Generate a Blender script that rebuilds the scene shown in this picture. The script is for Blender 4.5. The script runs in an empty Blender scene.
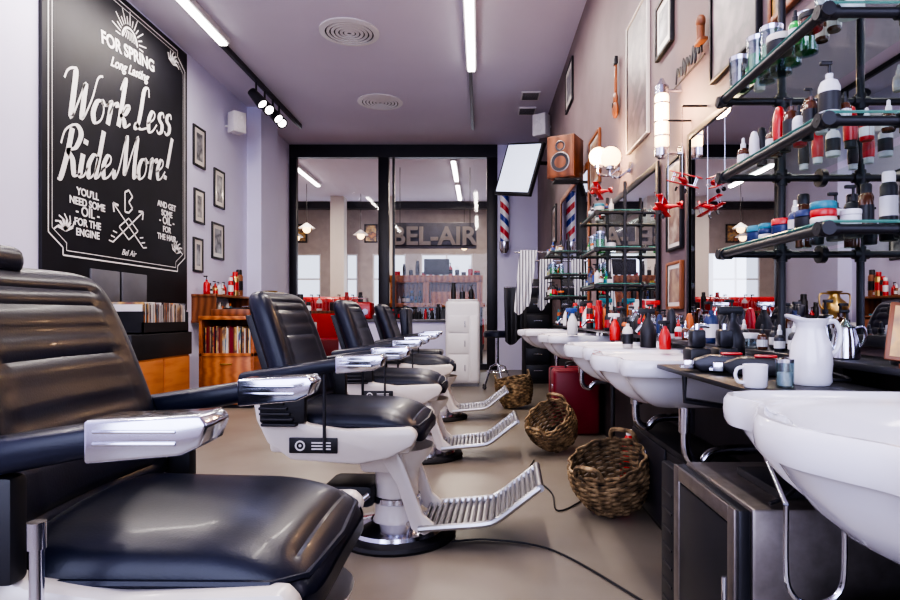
import bpy, bmesh, math, random
from mathutils import Vector, Matrix
random.seed(11)
S=bpy.context.scene
try:
    S.view_settings.view_transform='AgX'
    S.view_settings.look='AgX - High Contrast'
    S.view_settings.exposure=-.06
except Exception as e: print(e)

# ---------------------------------------------------------------- materials
def mat(name,col,rough=.5,metal=0.,var=.08,scale=6.,bump=0.,bscale=60.,emit=None,es=0.,coat=0.,spec=None,trans=0.):
    m=bpy.data.materials.new(name); m.use_nodes=True
    nt=m.node_tree; N=nt.nodes; L=nt.links
    p=N['Principled BSDF']
    tc=N.new('ShaderNodeTexCoord'); nz=N.new('ShaderNodeTexNoise'); nz.inputs['Scale'].default_value=scale
    nz.inputs['Detail'].default_value=4
    L.new(tc.outputs['Object'],nz.inputs['Vector'])
    r=N.new('ShaderNodeValToRGB')
    c1=tuple(max(0,c*(1-var)) for c in col); c2=tuple(min(1,c*(1+var)) for c in col)
    r.color_ramp.elements[0].position=.3; r.color_ramp.elements[1].position=.7
    r.color_ramp.elements[0].color=(*c1,1); r.color_ramp.elements[1].color=(*c2,1)
    L.new(nz.outputs['Fac'],r.inputs['Fac']); L.new(r.outputs['Color'],p.inputs['Base Color'])
    p.inputs['Roughness'].default_value=rough; p.inputs['Metallic'].default_value=metal
    if spec is not None: p.inputs['Specular IOR Level'].default_value=spec
    if coat: p.inputs['Coat Weight'].default_value=coat; p.inputs['Coat Roughness'].default_value=.08
    if trans: p.inputs['Transmission Weight'].default_value=trans
    if emit: p.inputs['Emission Color'].default_value=(*emit,1); p.inputs['Emission Strength'].default_value=es
    if bump:
        n2=N.new('ShaderNodeTexNoise'); n2.inputs['Scale'].default_value=bscale; n2.inputs['Detail'].default_value=3
        L.new(tc.outputs['Object'],n2.inputs['Vector'])
        b=N.new('ShaderNodeBump'); b.inputs['Strength'].default_value=bump; b.inputs['Distance'].default_value=.01
        L.new(n2.outputs['Fac'],b.inputs['Height']); L.new(b.outputs['Normal'],p.inputs['Normal'])
    return m
def ramp_mat(name,cols,scale=3.,rough=.5,kind='noise',stretch=(1,1,1),bump=0.):
    m=bpy.data.materials.new(name); m.use_nodes=True
    nt=m.node_tree; N=nt.nodes; L=nt.links; p=N['Principled BSDF']
    tc=N.new('ShaderNodeTexCoord'); mp=N.new('ShaderNodeMapping'); mp.inputs['Scale'].default_value=stretch
    L.new(tc.outputs['Object'],mp.inputs['Vector'])
    if kind=='noise':
        t=N.new('ShaderNodeTexNoise'); t.inputs['Scale'].default_value=scale; t.inputs['Detail'].default_value=5; out=t.outputs['Fac']
    elif kind=='vor':
        t=N.new('ShaderNodeTexVoronoi'); t.inputs['Scale'].default_value=scale; 
        sp=N.new('ShaderNodeSeparateColor'); L.new(t.outputs['Color'],sp.inputs['Color']); out=sp.outputs[0]
    else:
        t=N.new('ShaderNodeTexWave'); t.inputs['Scale'].default_value=scale; t.inputs['Distortion'].default_value=3; t.inputs['Detail'].default_value=3; out=t.outputs['Fac']
        if kind in('stripe','diag'): t.inputs['Distortion'].default_value=0; t.wave_profile='SAW'
        if kind=='diag': t.bands_direction='DIAGONAL'
    L.new(mp.outputs['Vector'],t.inputs['Vector'])
    r=N.new('ShaderNodeValToRGB'); e=r.color_ramp.elements
    n=len(cols)
    lo,hi=(.32,.68) if kind=='noise' else (0.,1.)
    if kind in('vor','stripe','diag'): hi=(n-1)/n
    e[0].position=lo; e[0].color=(*cols[0],1); e[1].position=hi; e[1].color=(*cols[-1],1)
    for i in range(1,n-1):
        x=e.new(lo+(hi-lo)*i/(n-1)); x.color=(*cols[i],1)
    if kind in('vor','stripe','diag'): r.color_ramp.interpolation='CONSTANT'
    L.new(out,r.inputs['Fac']); L.new(r.outputs['Color'],p.inputs['Base Color'])
    p.inputs['Roughness'].default_value=rough
    if bump:
        b=N.new('ShaderNodeBump'); b.inputs['Strength'].default_value=bump; b.inputs['Distance'].default_value=.01
        L.new(out,b.inputs['Height']); L.new(b.outputs['Normal'],p.inputs['Normal'])
    return m
def glass_mat(name,col,refl=.08):
    m=bpy.data.materials.new(name); m.use_nodes=True
    nt=m.node_tree; N=nt.nodes; L=nt.links; N.remove(N['Principled BSDF'])
    o=[n for n in N if n.type=='OUTPUT_MATERIAL'][0]
    t=N.new('ShaderNodeBsdfTransparent'); t.inputs['Color'].default_value=(*col,1)
    g=N.new('ShaderNodeBsdfGlossy'); g.inputs['Roughness'].default_value=.03
    mx=N.new('ShaderNodeMixShader'); mx.inputs['Fac'].default_value=refl
    L.new(t.outputs[0],mx.inputs[1]); L.new(g.outputs[0],mx.inputs[2]); L.new(mx.outputs[0],o.inputs['Surface'])
    return m

WALL=mat('wall_lavender_white',(.68,.66,.86),.7,var=.02,scale=2,bump=.05)
WALLB=mat('wall_backroom_white',(.68,.64,.62),.7,var=.02,scale=2)
WALLR=ramp_mat('wall_mauve_plaster',[(.135,.095,.105),(.18,.13,.14),(.23,.17,.175)],1.3,.6,bump=.1)
CEIL=mat('ceiling_paint',(.66,.62,.74),.8,var=.02,scale=1.5)
FLOOR=ramp_mat('floor_taupe_vinyl',[(.17,.145,.12),(.195,.17,.14),(.22,.19,.16)],2.2,.36)
BLK=mat('black_paint',(.012,.012,.016),.45,var=.2)
SHADEW=mat('painted_wall_shade',(.03,.025,.028),.6,var=.2)  # near-black colour that paints in the shade below the basins
CHALK=mat('chalkboard_black',(.010,.010,.016),.6,var=.3,scale=3)
CHALKW=mat('chalk_white',(.85,.84,.85),.7,var=.03)
LEA=mat('black_leather',(.005,.007,.020),.36,var=.2,scale=8,bump=.05,bscale=220,coat=.05,spec=.42)
CHR=mat('chrome',(.70,.71,.80),.14,1.,var=.03)
ALU=mat('cast_aluminium',(.48,.48,.51),.3,1.,var=.06,scale=20)
CREAM=mat('cream_enamel',(.68,.63,.58),.3,var=.03,coat=.3)
PORC=mat('white_porcelain',(.76,.75,.81),.12,var=.01,coat=.6)
RUB=mat('black_rubber',(.012,.012,.016),.5,var=.2)
FRM=mat('dark_frame',(.014,.014,.022),.4,var=.2)
WOOD=ramp_mat('orange_wood',[(.30,.085,.02),(.42,.13,.033),(.50,.18,.05)],3,.4,'wave',(1,1,6))
WOOD2=ramp_mat('brown_wood',[(.13,.04,.015),(.20,.068,.025),(.26,.09,.035)],4,.4,'wave',(1,4,1))
MIRR=mat('mirror_silver',(.80,.80,.84),.01,1.,var=.005)
GLS=glass_mat('window_glass',(.94,.95,.96),.035)
GSH=glass_mat('shelf_glass',(.80,.94,.89),.10)
GBOT=glass_mat('clear_bottle',(.75,.84,.86),.15)
TUBE=mat('lit_tube',(1,1,1),.5,emit=(1,.95,.90),es=9)
GLOBE=mat('lit_globe',(1,.85,.65),.5,emit=(1,.66,.30),es=4.5)
WHT=mat('white_plastic',(.72,.70,.72),.4,var=.02)
GREY=mat('grey_panel',(.12,.12,.14),.4,var=.1)
DGREY=mat('dark_grey_metal',(.035,.035,.042),.35,.4,var=.2)
SILV=mat('brushed_silver',(.28,.25,.24),.35,.9,var=.15,scale=30)
RED=mat('red_plastic',(.50,.012,.012),.3,coat=.3)
DRED=mat('dark_red_case',(.20,.01,.02),.4)
ORG=mat('orange_plastic',(.55,.13,.02),.35)
BLU=mat('blue_plastic',(.03,.08,.32),.35)
TEAL=mat('teal_plastic',(.02,.20,.27),.35)
GRN=mat('green_liquid',(.02,.40,.06),.2,coat=.5)
AMB=mat('amber_glass',(.09,.026,.008),.12,coat=.5)
YEL=mat('yellow_label',(.60,.42,.10),.45)
PINK=mat('pink_plastic',(.50,.10,.16),.4)
BRASS=mat('brass',(.55,.38,.14),.3,1.)
NAVY=mat('navy_pot',(.015,.03,.11),.3)
STRAW=ramp_mat('woven_seagrass',[(.035,.025,.015),(.20,.13,.065),(.42,.30,.16)],22,.85,bump=.6)
ART=[ramp_mat('art_%d'%i,c,sc,.35,k) for i,(c,sc,k) in enumerate([
 ([(.45,.45,.48),(.08,.08,.10),(.55,.53,.52)],5,'noise'),
 ([(.45,.32,.20),(.16,.09,.08),(.60,.52,.40)],6,'noise'),
 ([(.65,.22,.04),(.12,.07,.08),(.70,.42,.12),(.15,.22,.3)],6,'noise'),
 ([(.17,.13,.14),(.08,.065,.08),(.26,.21,.22)],7,'noise')])]
REC=ramp_mat('record_spines',[(.6,.58,.5),(.1,.1,.2),(.5,.1,.08),(.7,.7,.7),(.05,.2,.25),(.6,.4,.1)],40,.5,'vor',(3,3,.3))
TOWEL=ramp_mat('striped_towel',[(.04,.04,.07),(.70,.70,.74),(.70,.70,.74)],9,.9,'stripe',(1,0,0))
LAB=[WHT,RED,YEL,BLU,BLK,NAVY,TEAL,CREAM,ORG,GREY,CREAM]

# ---------------------------------------------------------------- builder
class B:
    def __init__(s): s.V=[];s.F=[];s.I=[];s.ms=[]
    def mi(s,m):
        if m not in s.ms: s.ms.append(m)
        return s.ms.index(m)
    def add(s,V,F,m,M=None):
        o=len(s.V); k=s.mi(m)
        for v in V:
            v=Vector(v); s.V.append(tuple(M@v) if M else tuple(v))
        for f in F: s.F.append([i+o for i in f]); s.I.append(k)
    def bm(s,b,m,M=None):
        b.verts.ensure_lookup_table()
        for i,v in enumerate(b.verts): v.index=i
        s.add([v.co.copy() for v in b.verts],[[v.index for v in f.verts] for f in b.faces],m,M); b.free()
    def box(s,x0,x1,y0,y1,z0,z1,m,bev=0,M=None,seg=2):
        b=bmesh.new(); bmesh.ops.create_cube(b,size=1)
        for v in b.verts: v.co=Vector(((x0+x1)/2+v.co.x*(x1-x0),(y0+y1)/2+v.co.y*(y1-y0),(z0+z1)/2+v.co.z*(z1-z0)))
        if bev: bmesh.ops.bevel(b,geom=b.edges[:],offset=bev,segments=seg,profile=.5,affect='EDGES')
        s.bm(b,m,M)
    def prism(s,pts,y0,y1,m,bev=0,M=None,seg=2):
        b=bmesh.new(); a=[b.verts.new((p[0],y0,p[1])) for p in pts]; c=[b.verts.new((p[0],y1,p[1])) for p in pts]
        n=len(pts); b.faces.new(a); b.faces.new(c[::-1])
        for i in range(n): b.faces.new((a[i],c[i],c[(i+1)%n],a[(i+1)%n]))
        bmesh.ops.recalc_face_normals(b,faces=b.faces[:])
        if bev: bmesh.ops.bevel(b,geom=b.edges[:],offset=bev,segments=seg,profile=.5,affect='EDGES')
        s.bm(b,m,M)
    def tube(s,P,r,m,seg=8,M=None,rs=None):
        P=[Vector(p) for p in P]; V=[];F=[];n=len(P)
        up=None
        for i,p in enumerate(P):
            d=(P[min(i+1,n-1)]-P[max(i-1,0)]).normalized()
            if up is None:
                up=Vector((0,0,1)) if abs(d.z)<.9 else Vector((1,0,0))
            a=d.cross(up)
            if a.length<1e-4: a=d.cross(Vector((0,1,0)))
            a.normalize(); c=a.cross(d).normalized(); up=c
            rr=rs[i] if rs else r
            for k in range(seg):
                t=2*math.pi*k/seg; V.append(p+a*math.cos(t)*rr+c*math.sin(t)*rr)
        for i in range(n-1):
            for k in range(seg):
                k2=(k+1)%seg; F.append([i*seg+k,i*seg+k2,(i+1)*seg+k2,(i+1)*seg+k])
        F.append(list(range(seg))); F.append([(n-1)*seg+k for k in range(seg)])
        s.add(V,F,m,M)
    def cyl(s,p,q,r,m,seg=16,r2=None,M=None):
        s.tube([p,q],r,m,seg,M,rs=[r,r if r2 is None else r2])
    def lathe(s,prof,m,loc=(0,0,0),seg=24,M=None):
        T=Matrix.Translation(loc); M=M@T if M else T
        V=[];F=[];n=len(prof)
        for r,z in prof:
            for k in range(seg):
                t=2*math.pi*k/seg; V.append((max(r,.0004)*math.cos(t),max(r,.0004)*math.sin(t),z))
        for i in range(n-1):
            for k in range(seg):
                k2=(k+1)%seg; F.append([i*seg+k,i*seg+k2,(i+1)*seg+k2,(i+1)*seg+k])
        s.add(V,F,m,M)
    def sph(s,c,r,m,sx=1,sy=1,sz=1,seg=16):
        prof=[(r*math.sin(math.pi*i/10),-r*math.cos(math.pi*i/10)) for i in range(11)]
        s.lathe(prof,m,seg=seg,M=Matrix.Translation(c)@Matrix.Diagonal((sx,sy,sz,1)))
    def quad(s,a,b,c,d,m): s.add([a,b,c,d],[[0,1,2,3]],m)
    def cushion(s,W,H,T,fn,m,grooves=(),gd=.01,gs=.02,inner=.80,nu=30,nv=56,corner=.07,border=True):
        def mp(t): return math.copysign(1-(1-abs(t))**1.7,t)
        V=[];F=[]
        for side in (1,-1):
            for i in range(nu+1):
                for j in range(nv+1):
                    u=mp(2*i/nu-1); v=mp(2*j/nv-1)
                    e=max(0,(1-abs(u)**7))**.42*max(0,(1-abs(v)**7))**.42
                    c=T*.5+side*T*.5*e
                    if side==1 and e>0:
                        if border:
                            q=max(abs(u)/inner,abs(v)/(inner+.06))
                            c-=gd*math.exp(-((q-1)/.028)**2)
                            ins=1/(1+math.exp((q-.98)*80))
                        else: ins=1
                        for g in grooves: c-=gd*math.exp(-((v-g)/gs)**2)*ins
                    k=1-corner*(u*u*v*v)**3
                    V.append(fn(u*k*W/2,(v*k+1)/2*H,c))
        w=nv+1; o=(nu+1)*w
        for sd in (0,1):
            for i in range(nu):
                for j in range(nv):
                    a=sd*o+i*w+j; f=[a,a+1,a+w+1,a+w]; F.append(f if sd else f[::-1])
        s.add(V,F,m)
    def done(s,name,loc=(0,0,0),rot=(0,0,0),parent=None,angle=38,weld=True,scale=(1,1,1)):
        me=bpy.data.meshes.new(name); me.from_pydata(s.V,[],s.F); 
        for m in s.ms: me.materials.append(m)
        me.polygons.foreach_set('material_index',s.I)
        b=bmesh.new(); b.from_mesh(me)
        if weld: bmesh.ops.remove_doubles(b,verts=b.verts[:],dist=.00005)
        bmesh.ops.recalc_face_normals(b,faces=b.faces[:]); b.to_mesh(me); b.free()
        me.polygons.foreach_set('use_smooth',[True]*len(me.polygons))
        try: me.set_sharp_from_angle(angle=math.radians(angle))
        except Exception: pass
        me.update()
        ob=bpy.data.objects.new(name,me); S.collection.objects.link(ob)
        ob.location=loc; ob.rotation_euler=rot; ob.scale=scale
        if parent: ob.parent=parent
        return ob
def catmull(P,n=8,closed=False):
    P=[Vector(p) for p in P]; out=[]; N=len(P)
    rng=range(N) if closed else range(N-1)
    for i in rng:
        if closed: p0,p1,p2,p3=P[i-1],P[i],P[(i+1)%N],P[(i+2)%N]
        else: p0,p1,p2,p3=P[max(i-1,0)],P[i],P[i+1],P[min(i+2,N-1)]
        for k in range(n):
            t=k/n
            out.append(.5*((2*p1)+(p2-p0)*t+(2*p0-5*p1+4*p2-p3)*t*t+(3*p1-p0-3*p2+p3)*t**3))
    if not closed: out.append(P[-1])
    return out
def simple(name,x0,x1,y0,y1,z0,z1,m,bev=0):
    b=B(); b.box(x0,x1,y0,y1,z0,z1,m,bev); return b.done(name)

XR=1.0; XL=-3.3; H=3.9; YP=10.4; YB=16.2
# ---------------------------------------------------------------- room shell
simple('floor',-6.2,3.2,-1.8,YB+.2,-.1,0,FLOOR)
simple('ceiling',-6.2,3.2,-1.8,YB+.2,H,H+.1,CEIL)
b=B(); b.box(XL-.15,XL,-1.8,YP+.1,0,H,WALL); b.box(XL,XL+.2,8.5,9.2,0,H,WALL); b.done('wall_left')
simple('wall_right',XR,XR+.15,-1.8,YP+.1,0,H,WALLR)
b=B(); b.box(.3,XR,YP,YP+.12,0,H,WALL); b.box(XR,3.2,YP+.1,YP+.2,0,H,WALLB); b.box(-6.2,XL-.15,YP,YP+.1,0,H,WALLB); b.done('wall_partition')
b=B(); zz=(.5,3.3); xs=(-2.9,.7)
b.box(XL-.15,xs[0],-1.8,-1.65,0,H,WALL); b.box(xs[1],XR+.15,-1.8,-1.65,0,H,WALL)
b.box(xs[0],xs[1],-1.8,-1.65,0,zz[0],WALL); b.box(xs[0],xs[1],-1.8,-1.65,zz[1],H,WALL); b.done('wall_front')
b=B()
for x in (-2.9,-1.7,-.5,.66): b.box(x,x+.05,-1.76,-1.7,.5,3.3,FRM)
for z in (.5,2.5,3.25): b.box(-2.9,.7,-1.755,-1.705,z,z+.05,FRM)
b.done('window_1')
simple('wall_backroom_left',-6.35,-6.2,YP,YB+.2,0,H,WALLB); simple('wall_backroom_right',3.2,3.35,YP,YB+.2,0,H,WALLB)
b=B()
op=[(-5.6,-4.3),(-3.9,-3.3),(-2.9,-2.0),(-1.6,-.2),(.2,1.2)]
e=-6.2
BW=mat('backroom_rear_wall',(.42,.37,.36),.7)
for a,c in op:
    b.box(e,a,YB,YB+.15,0,H,BW); b.box(a,c,YB,YB+.15,0,.9,BW); b.box(a,c,YB,YB+.15,2.6,H,BW); e=c
b.box(e,3.2,YB,YB+.15,0,H,BW); b.done('wall_back')
for i,(a,c) in enumerate(op):
    b=B(); 
    for x in (a,(a+c)/2-.02,c-.04): b.box(x,x+.04,YB+.02,YB+.07,.9,2.6,WHT)
    for z in (.9,1.9,2.56): b.box(a,c,YB+.025,YB+.065,z,z+.04,WHT)
    b.done('window_%d'%(i+2))
b=B(); b.box(XL,.3,YP-.02,YP+.1,H-.22,H-.001,FRM)
for x0,x1 in ((XL,XL+.12),(-1.76,-1.58),(.12,.30)): b.box(x0,x1,YP-.02,YP+.1,0,H-.22,FRM,.004)
b.box(-1.52,-1.48,YP,YP+.06,0,H-.22,FRM)
b.box(XL,.3,YP,YP+.06,0,.1,FRM)
for x0,x1 in ((XL+.12,-1.76),(-1.48,.12)): b.quad((x0,YP+.03,.1),(x1,YP+.03,.1),(x1,YP+.03,H-.22),(x0,YP+.03,H-.22),GLS)
b.done('door_1')
simple('trim_1',-6.2,3.2,15.6,15.8,3.72,H-.001,FRM)
simple('painted_shade_right',XR-.012,XR-.0005,-1.6,YP,0,.84,SHADEW)  # dark sheet over the lower wall, painted shade beneath the basins
b=B(); b.box(XL,XL+.015,6.72,8.48,0,.1,WHT); b.done('baseboard_left')

# ---------------------------------------------------------------- chalkboard
Y0,Y1,Z0,Z1=4.48,6.70,1.0,3.86
b=B(); b.box(XL,XL+.03,Y0,Y1,Z0,Z1,CHALK,.004)
board=b.done('chalkboard_sign')
simple('trim_2',XL,XL+.02,3.2,Y1,0,1.0,BLK)
def ribbon(b,pts,w,base=.32,mx=1.):
    P=catmull([(p[0],p[1],0) for p in pts],7)
    V=[];F=[]
    n=len(P)
    for i,p in enumerate(P):
        d=(P[min(i+1,n-1)]-P[max(i-1,0)]); 
        if d.length<1e-6: d=Vector((1,0,0))
        d.normalize(); nn=Vector((-d.y,d.x,0))
        k=base+(mx-base)*max(0,-d.y)**1.2 if d.y<0 else base
        k=max(k,base); V+= [p+nn*w*k/2,p-nn*w*k/2]
    for i in range(n-1): F.append([2*i,2*i+1,2*i+3,2*i+2])
    return V,F
G={'W':([[(-.25,1.5),(-.15,1.8),(.1,1.95),(.32,1.85),(.38,1.0),(.45,.05),(.75,.8),(.98,1.5),(1.02,.8),(1.1,.05),(1.5,.9),(1.7,1.8),(2.0,1.95)]],1.65),
'o':([[(.5,.95),(.2,.85),(.05,.4),(.25,0),(.6,.15),(.7,.6),(.5,.95),(.75,.78),(1.0,.9)]],.9),
'r':([[(-.05,.75),(.18,1.0),(.25,.8),(.2,0)],[(.22,.45),(.4,.85),(.62,.98),(.72,.8)]],.75),
'k':([[(.02,1.6),(.2,2.1),(.3,1.9),(.2,0)],[(.25,.45),(.55,.95),(.78,.92),(.6,.6),(.32,.5),(.55,.3),(.72,.02),(1.05,.2)]],1.15),
'L':([[(.95,1.6),(.8,2.0),(.48,1.85),(.42,1.0),(.3,.2),(.05,.02),(.12,.28),(.55,.05),(1.1,.15)]],1.05),
'e':([[(0,.35),(.5,.6),(.55,.88),(.3,.95),(.1,.5),(.25,.02),(.55,.05),(.85,.4)]],.82),
's':([[(.60,.78),(.48,1.0),(.22,.92),(.2,.68),(.5,.42),(.52,.12),(.28,-.02),(.08,.14)]],.72),
'R':([[(.42,1.95),(.36,1.0),(.18,0),(0,-.05)],[(-.1,1.3),(.05,1.85),(.6,2.1),(1.0,1.75),(.8,1.2),(.38,1.05),(.7,.7),(.95,.08),(1.3,.15)]],1.2),
'i':([[(.1,.95),(.1,.1),(.35,.08),(.5,.4)],[(.18,1.55),(.16,1.35)]],.5),
'd':([[(.6,.85),(.3,.95),(.05,.5),(.2,0),(.5,.2),(.65,.9)],[(.75,2.0),(.68,1.0),(.62,.1),(.8,.02),(1.0,.35)]],.95),
'M':([[(-.15,.35),(.0,.0),(.25,.5),(.5,1.95),(.62,1.0),(.75,.15),(1.1,1.2),(1.38,1.95),(1.4,1.0),(1.5,.05),(1.8,.2)]],1.75),
'!':([[(.38,2.15),(.18,.6)],[(.12,.2),(.10,.0)]],.5),' ':([],.2)}
def script(b,txt,u0,v0,sc,slope,w):
    x=0; cs,sn=math.cos(slope),math.sin(slope)
    for ch in txt:
        st,adv=G[ch]
        for s_ in st:
            V,F=ribbon(b,[(p[0]+x+.22*p[1],p[1]) for p in s_],w)
            V=[Vector((XL+.034,Y0+u0+(v.x*cs)*sc,v0+(v.y+v.x*sn)*sc)) for v in V]
            b.add(V,F,CHALKW)
        x+=adv
b=B()
script(b,'Work Less',.22,2.50,.210,math.radians(12),.30)
script(b,'Ride More!',.16,2.02,.202,math.radians(12),.30)
def rib(pts,w=.02,n=False):
    for i in range(len(pts)-1):
        a=Vector((pts[i][0],pts[i][1],0)); c=Vector((pts[i+1][0],pts[i+1][1],0)); d=(c-a).normalized(); nn=Vector((-d.y,d.x,0))*w/2
        b.add([Vector((XL+.034,Y0+q.x,q.y)) for q in (a+nn,a-nn,c-nn,c+nn)],[[0,1,2,3]],CHALKW)
W_=Y1-Y0
for o,w in ((.06,.012),(.10,.006)):
    c=.16; zb=1.36
    pts=[(o+c,zb+o),(W_-o-c,zb+o),(W_-o-c,zb+o+.06),(W_-o,zb+o+c),(W_-o,Z1-o-c),(W_-o-c,Z1-o-.06),(W_-o-c,Z1-o),(o+c,Z1-o),(o+c,Z1-o-.06),(o,Z1-o-c),(o,zb+o+c),(o+c,zb+o+.06),(o+c,zb+o)]
    rib(pts,w)
for k in range(15):
    a=math.pi*k/14; cx,cy=1.12,3.50
    rib([(cx+.15*math.cos(a),cy+.15*math.sin(a)),(cx+(.28 if k%2 else .22)*math.cos(a),cy+(.28 if k%2 else .22)*math.sin(a))],.012)
rib([(1.12+.12*math.cos(math.pi*k/12),3.50+.12*math.sin(math.pi*k/12)) for k in range(13)],.02)
for k in range(-3,4): rib([(1.12+k*.035,3.51),(1.12+k*.02,3.59)],.01)
for (cx,cy,sx) in ((.35,3.62,1),(1.9,3.62,-1),(.25,1.62,1),(1.98,1.62,-1)):
    for k in range(6):
        a=.4+k*.5
        rib([(cx,cy),(cx+.09*math.cos(a)*sx,cy+.09*math.sin(a))],.026); rib([(cx+.09*math.cos(a)*sx,cy+.09*math.sin(a)),(cx+.13*math.cos(a+.3)*sx,cy+.13*math.sin(a+.3))],.014)
for sx in (1,-1):
    rib([(1.1-.24*sx,1.60),(1.1+.24*sx,1.95)],.014)
    rib([(1.1+.24*sx,1.95),(1.1+.16*sx,1.94)],.02); rib([(1.1+.24*sx,1.95),(1.1+.225*sx,1.87)],.02)
    for q in range(3): rib([(1.1-(.24-.03*q)*sx,1.60+.045*q),(1.1-(.30-.03*q)*sx,1.61+.045*q)],.012)
rib([(1.04,1.90),(1.04,2.08),(1.1,2.11),(1.16,2.06),(1.1,2.0),(1.16,1.95),(1.1,1.90),(1.04,1.90)],.018)
rib([(.95,1.75),(1.1,1.85),(1.25,1.75),(1.1,1.65),(.95,1.75)],.014)
ob=b.done('lettering',parent=board,weld=False)
def text(s,u,v,size,name='small_lettering',parent=board,rotz=math.pi/2,loc=None,m=CHALKW,ext=.001,shear=0,al='CENTER',tilt=0,off=0):
    c=bpy.data.curves.new(name,'FONT'); c.body=s; c.size=size; c.extrude=ext; c.align_x=al; c.shear=shear; c.offset=off
    c.materials.append(m)
    o=bpy.data.objects.new(name,c); S.collection.objects.link(o)
    o.rotation_euler=(math.pi/2,0,rotz); o.location=loc or (XL+.034,Y0+u,v)
    if tilt: o.rotation_euler=(Matrix.Rotation(rotz,3,'Z')@Matrix.Rotation(math.pi/2,3,'X')@Matrix.Rotation(tilt,3,'Z')).to_euler()
    o.parent=parent; return o
text('FOR SPRING',1.12,3.345,.155,off=.004,tilt=.1)
text('Long Lasting',1.12,3.20,.12,shear=.5,off=.003,tilt=.14)
for i,t in enumerate(["YOU'LL","NEED SOME","- OIL -","FOR THE","ENGINE"]): text(t,.52,1.93-.083*i,.085 if i!=2 else .11,off=.002)
for i,t in enumerate(["AND GET","SOME","- OIL -","FOR","THE HAIR"]): text(t,1.78,2.06-.083*i,.085 if i!=2 else .11,off=.002)
text('Bel Air',1.1,1.50,.08,shear=.4)
b=B()
for y in (5.02,5.46): b.box(XL+.03,XL+.05,y,y+.40,.92,1.34,GREY,.006)
b.done('wall_panel')

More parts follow.
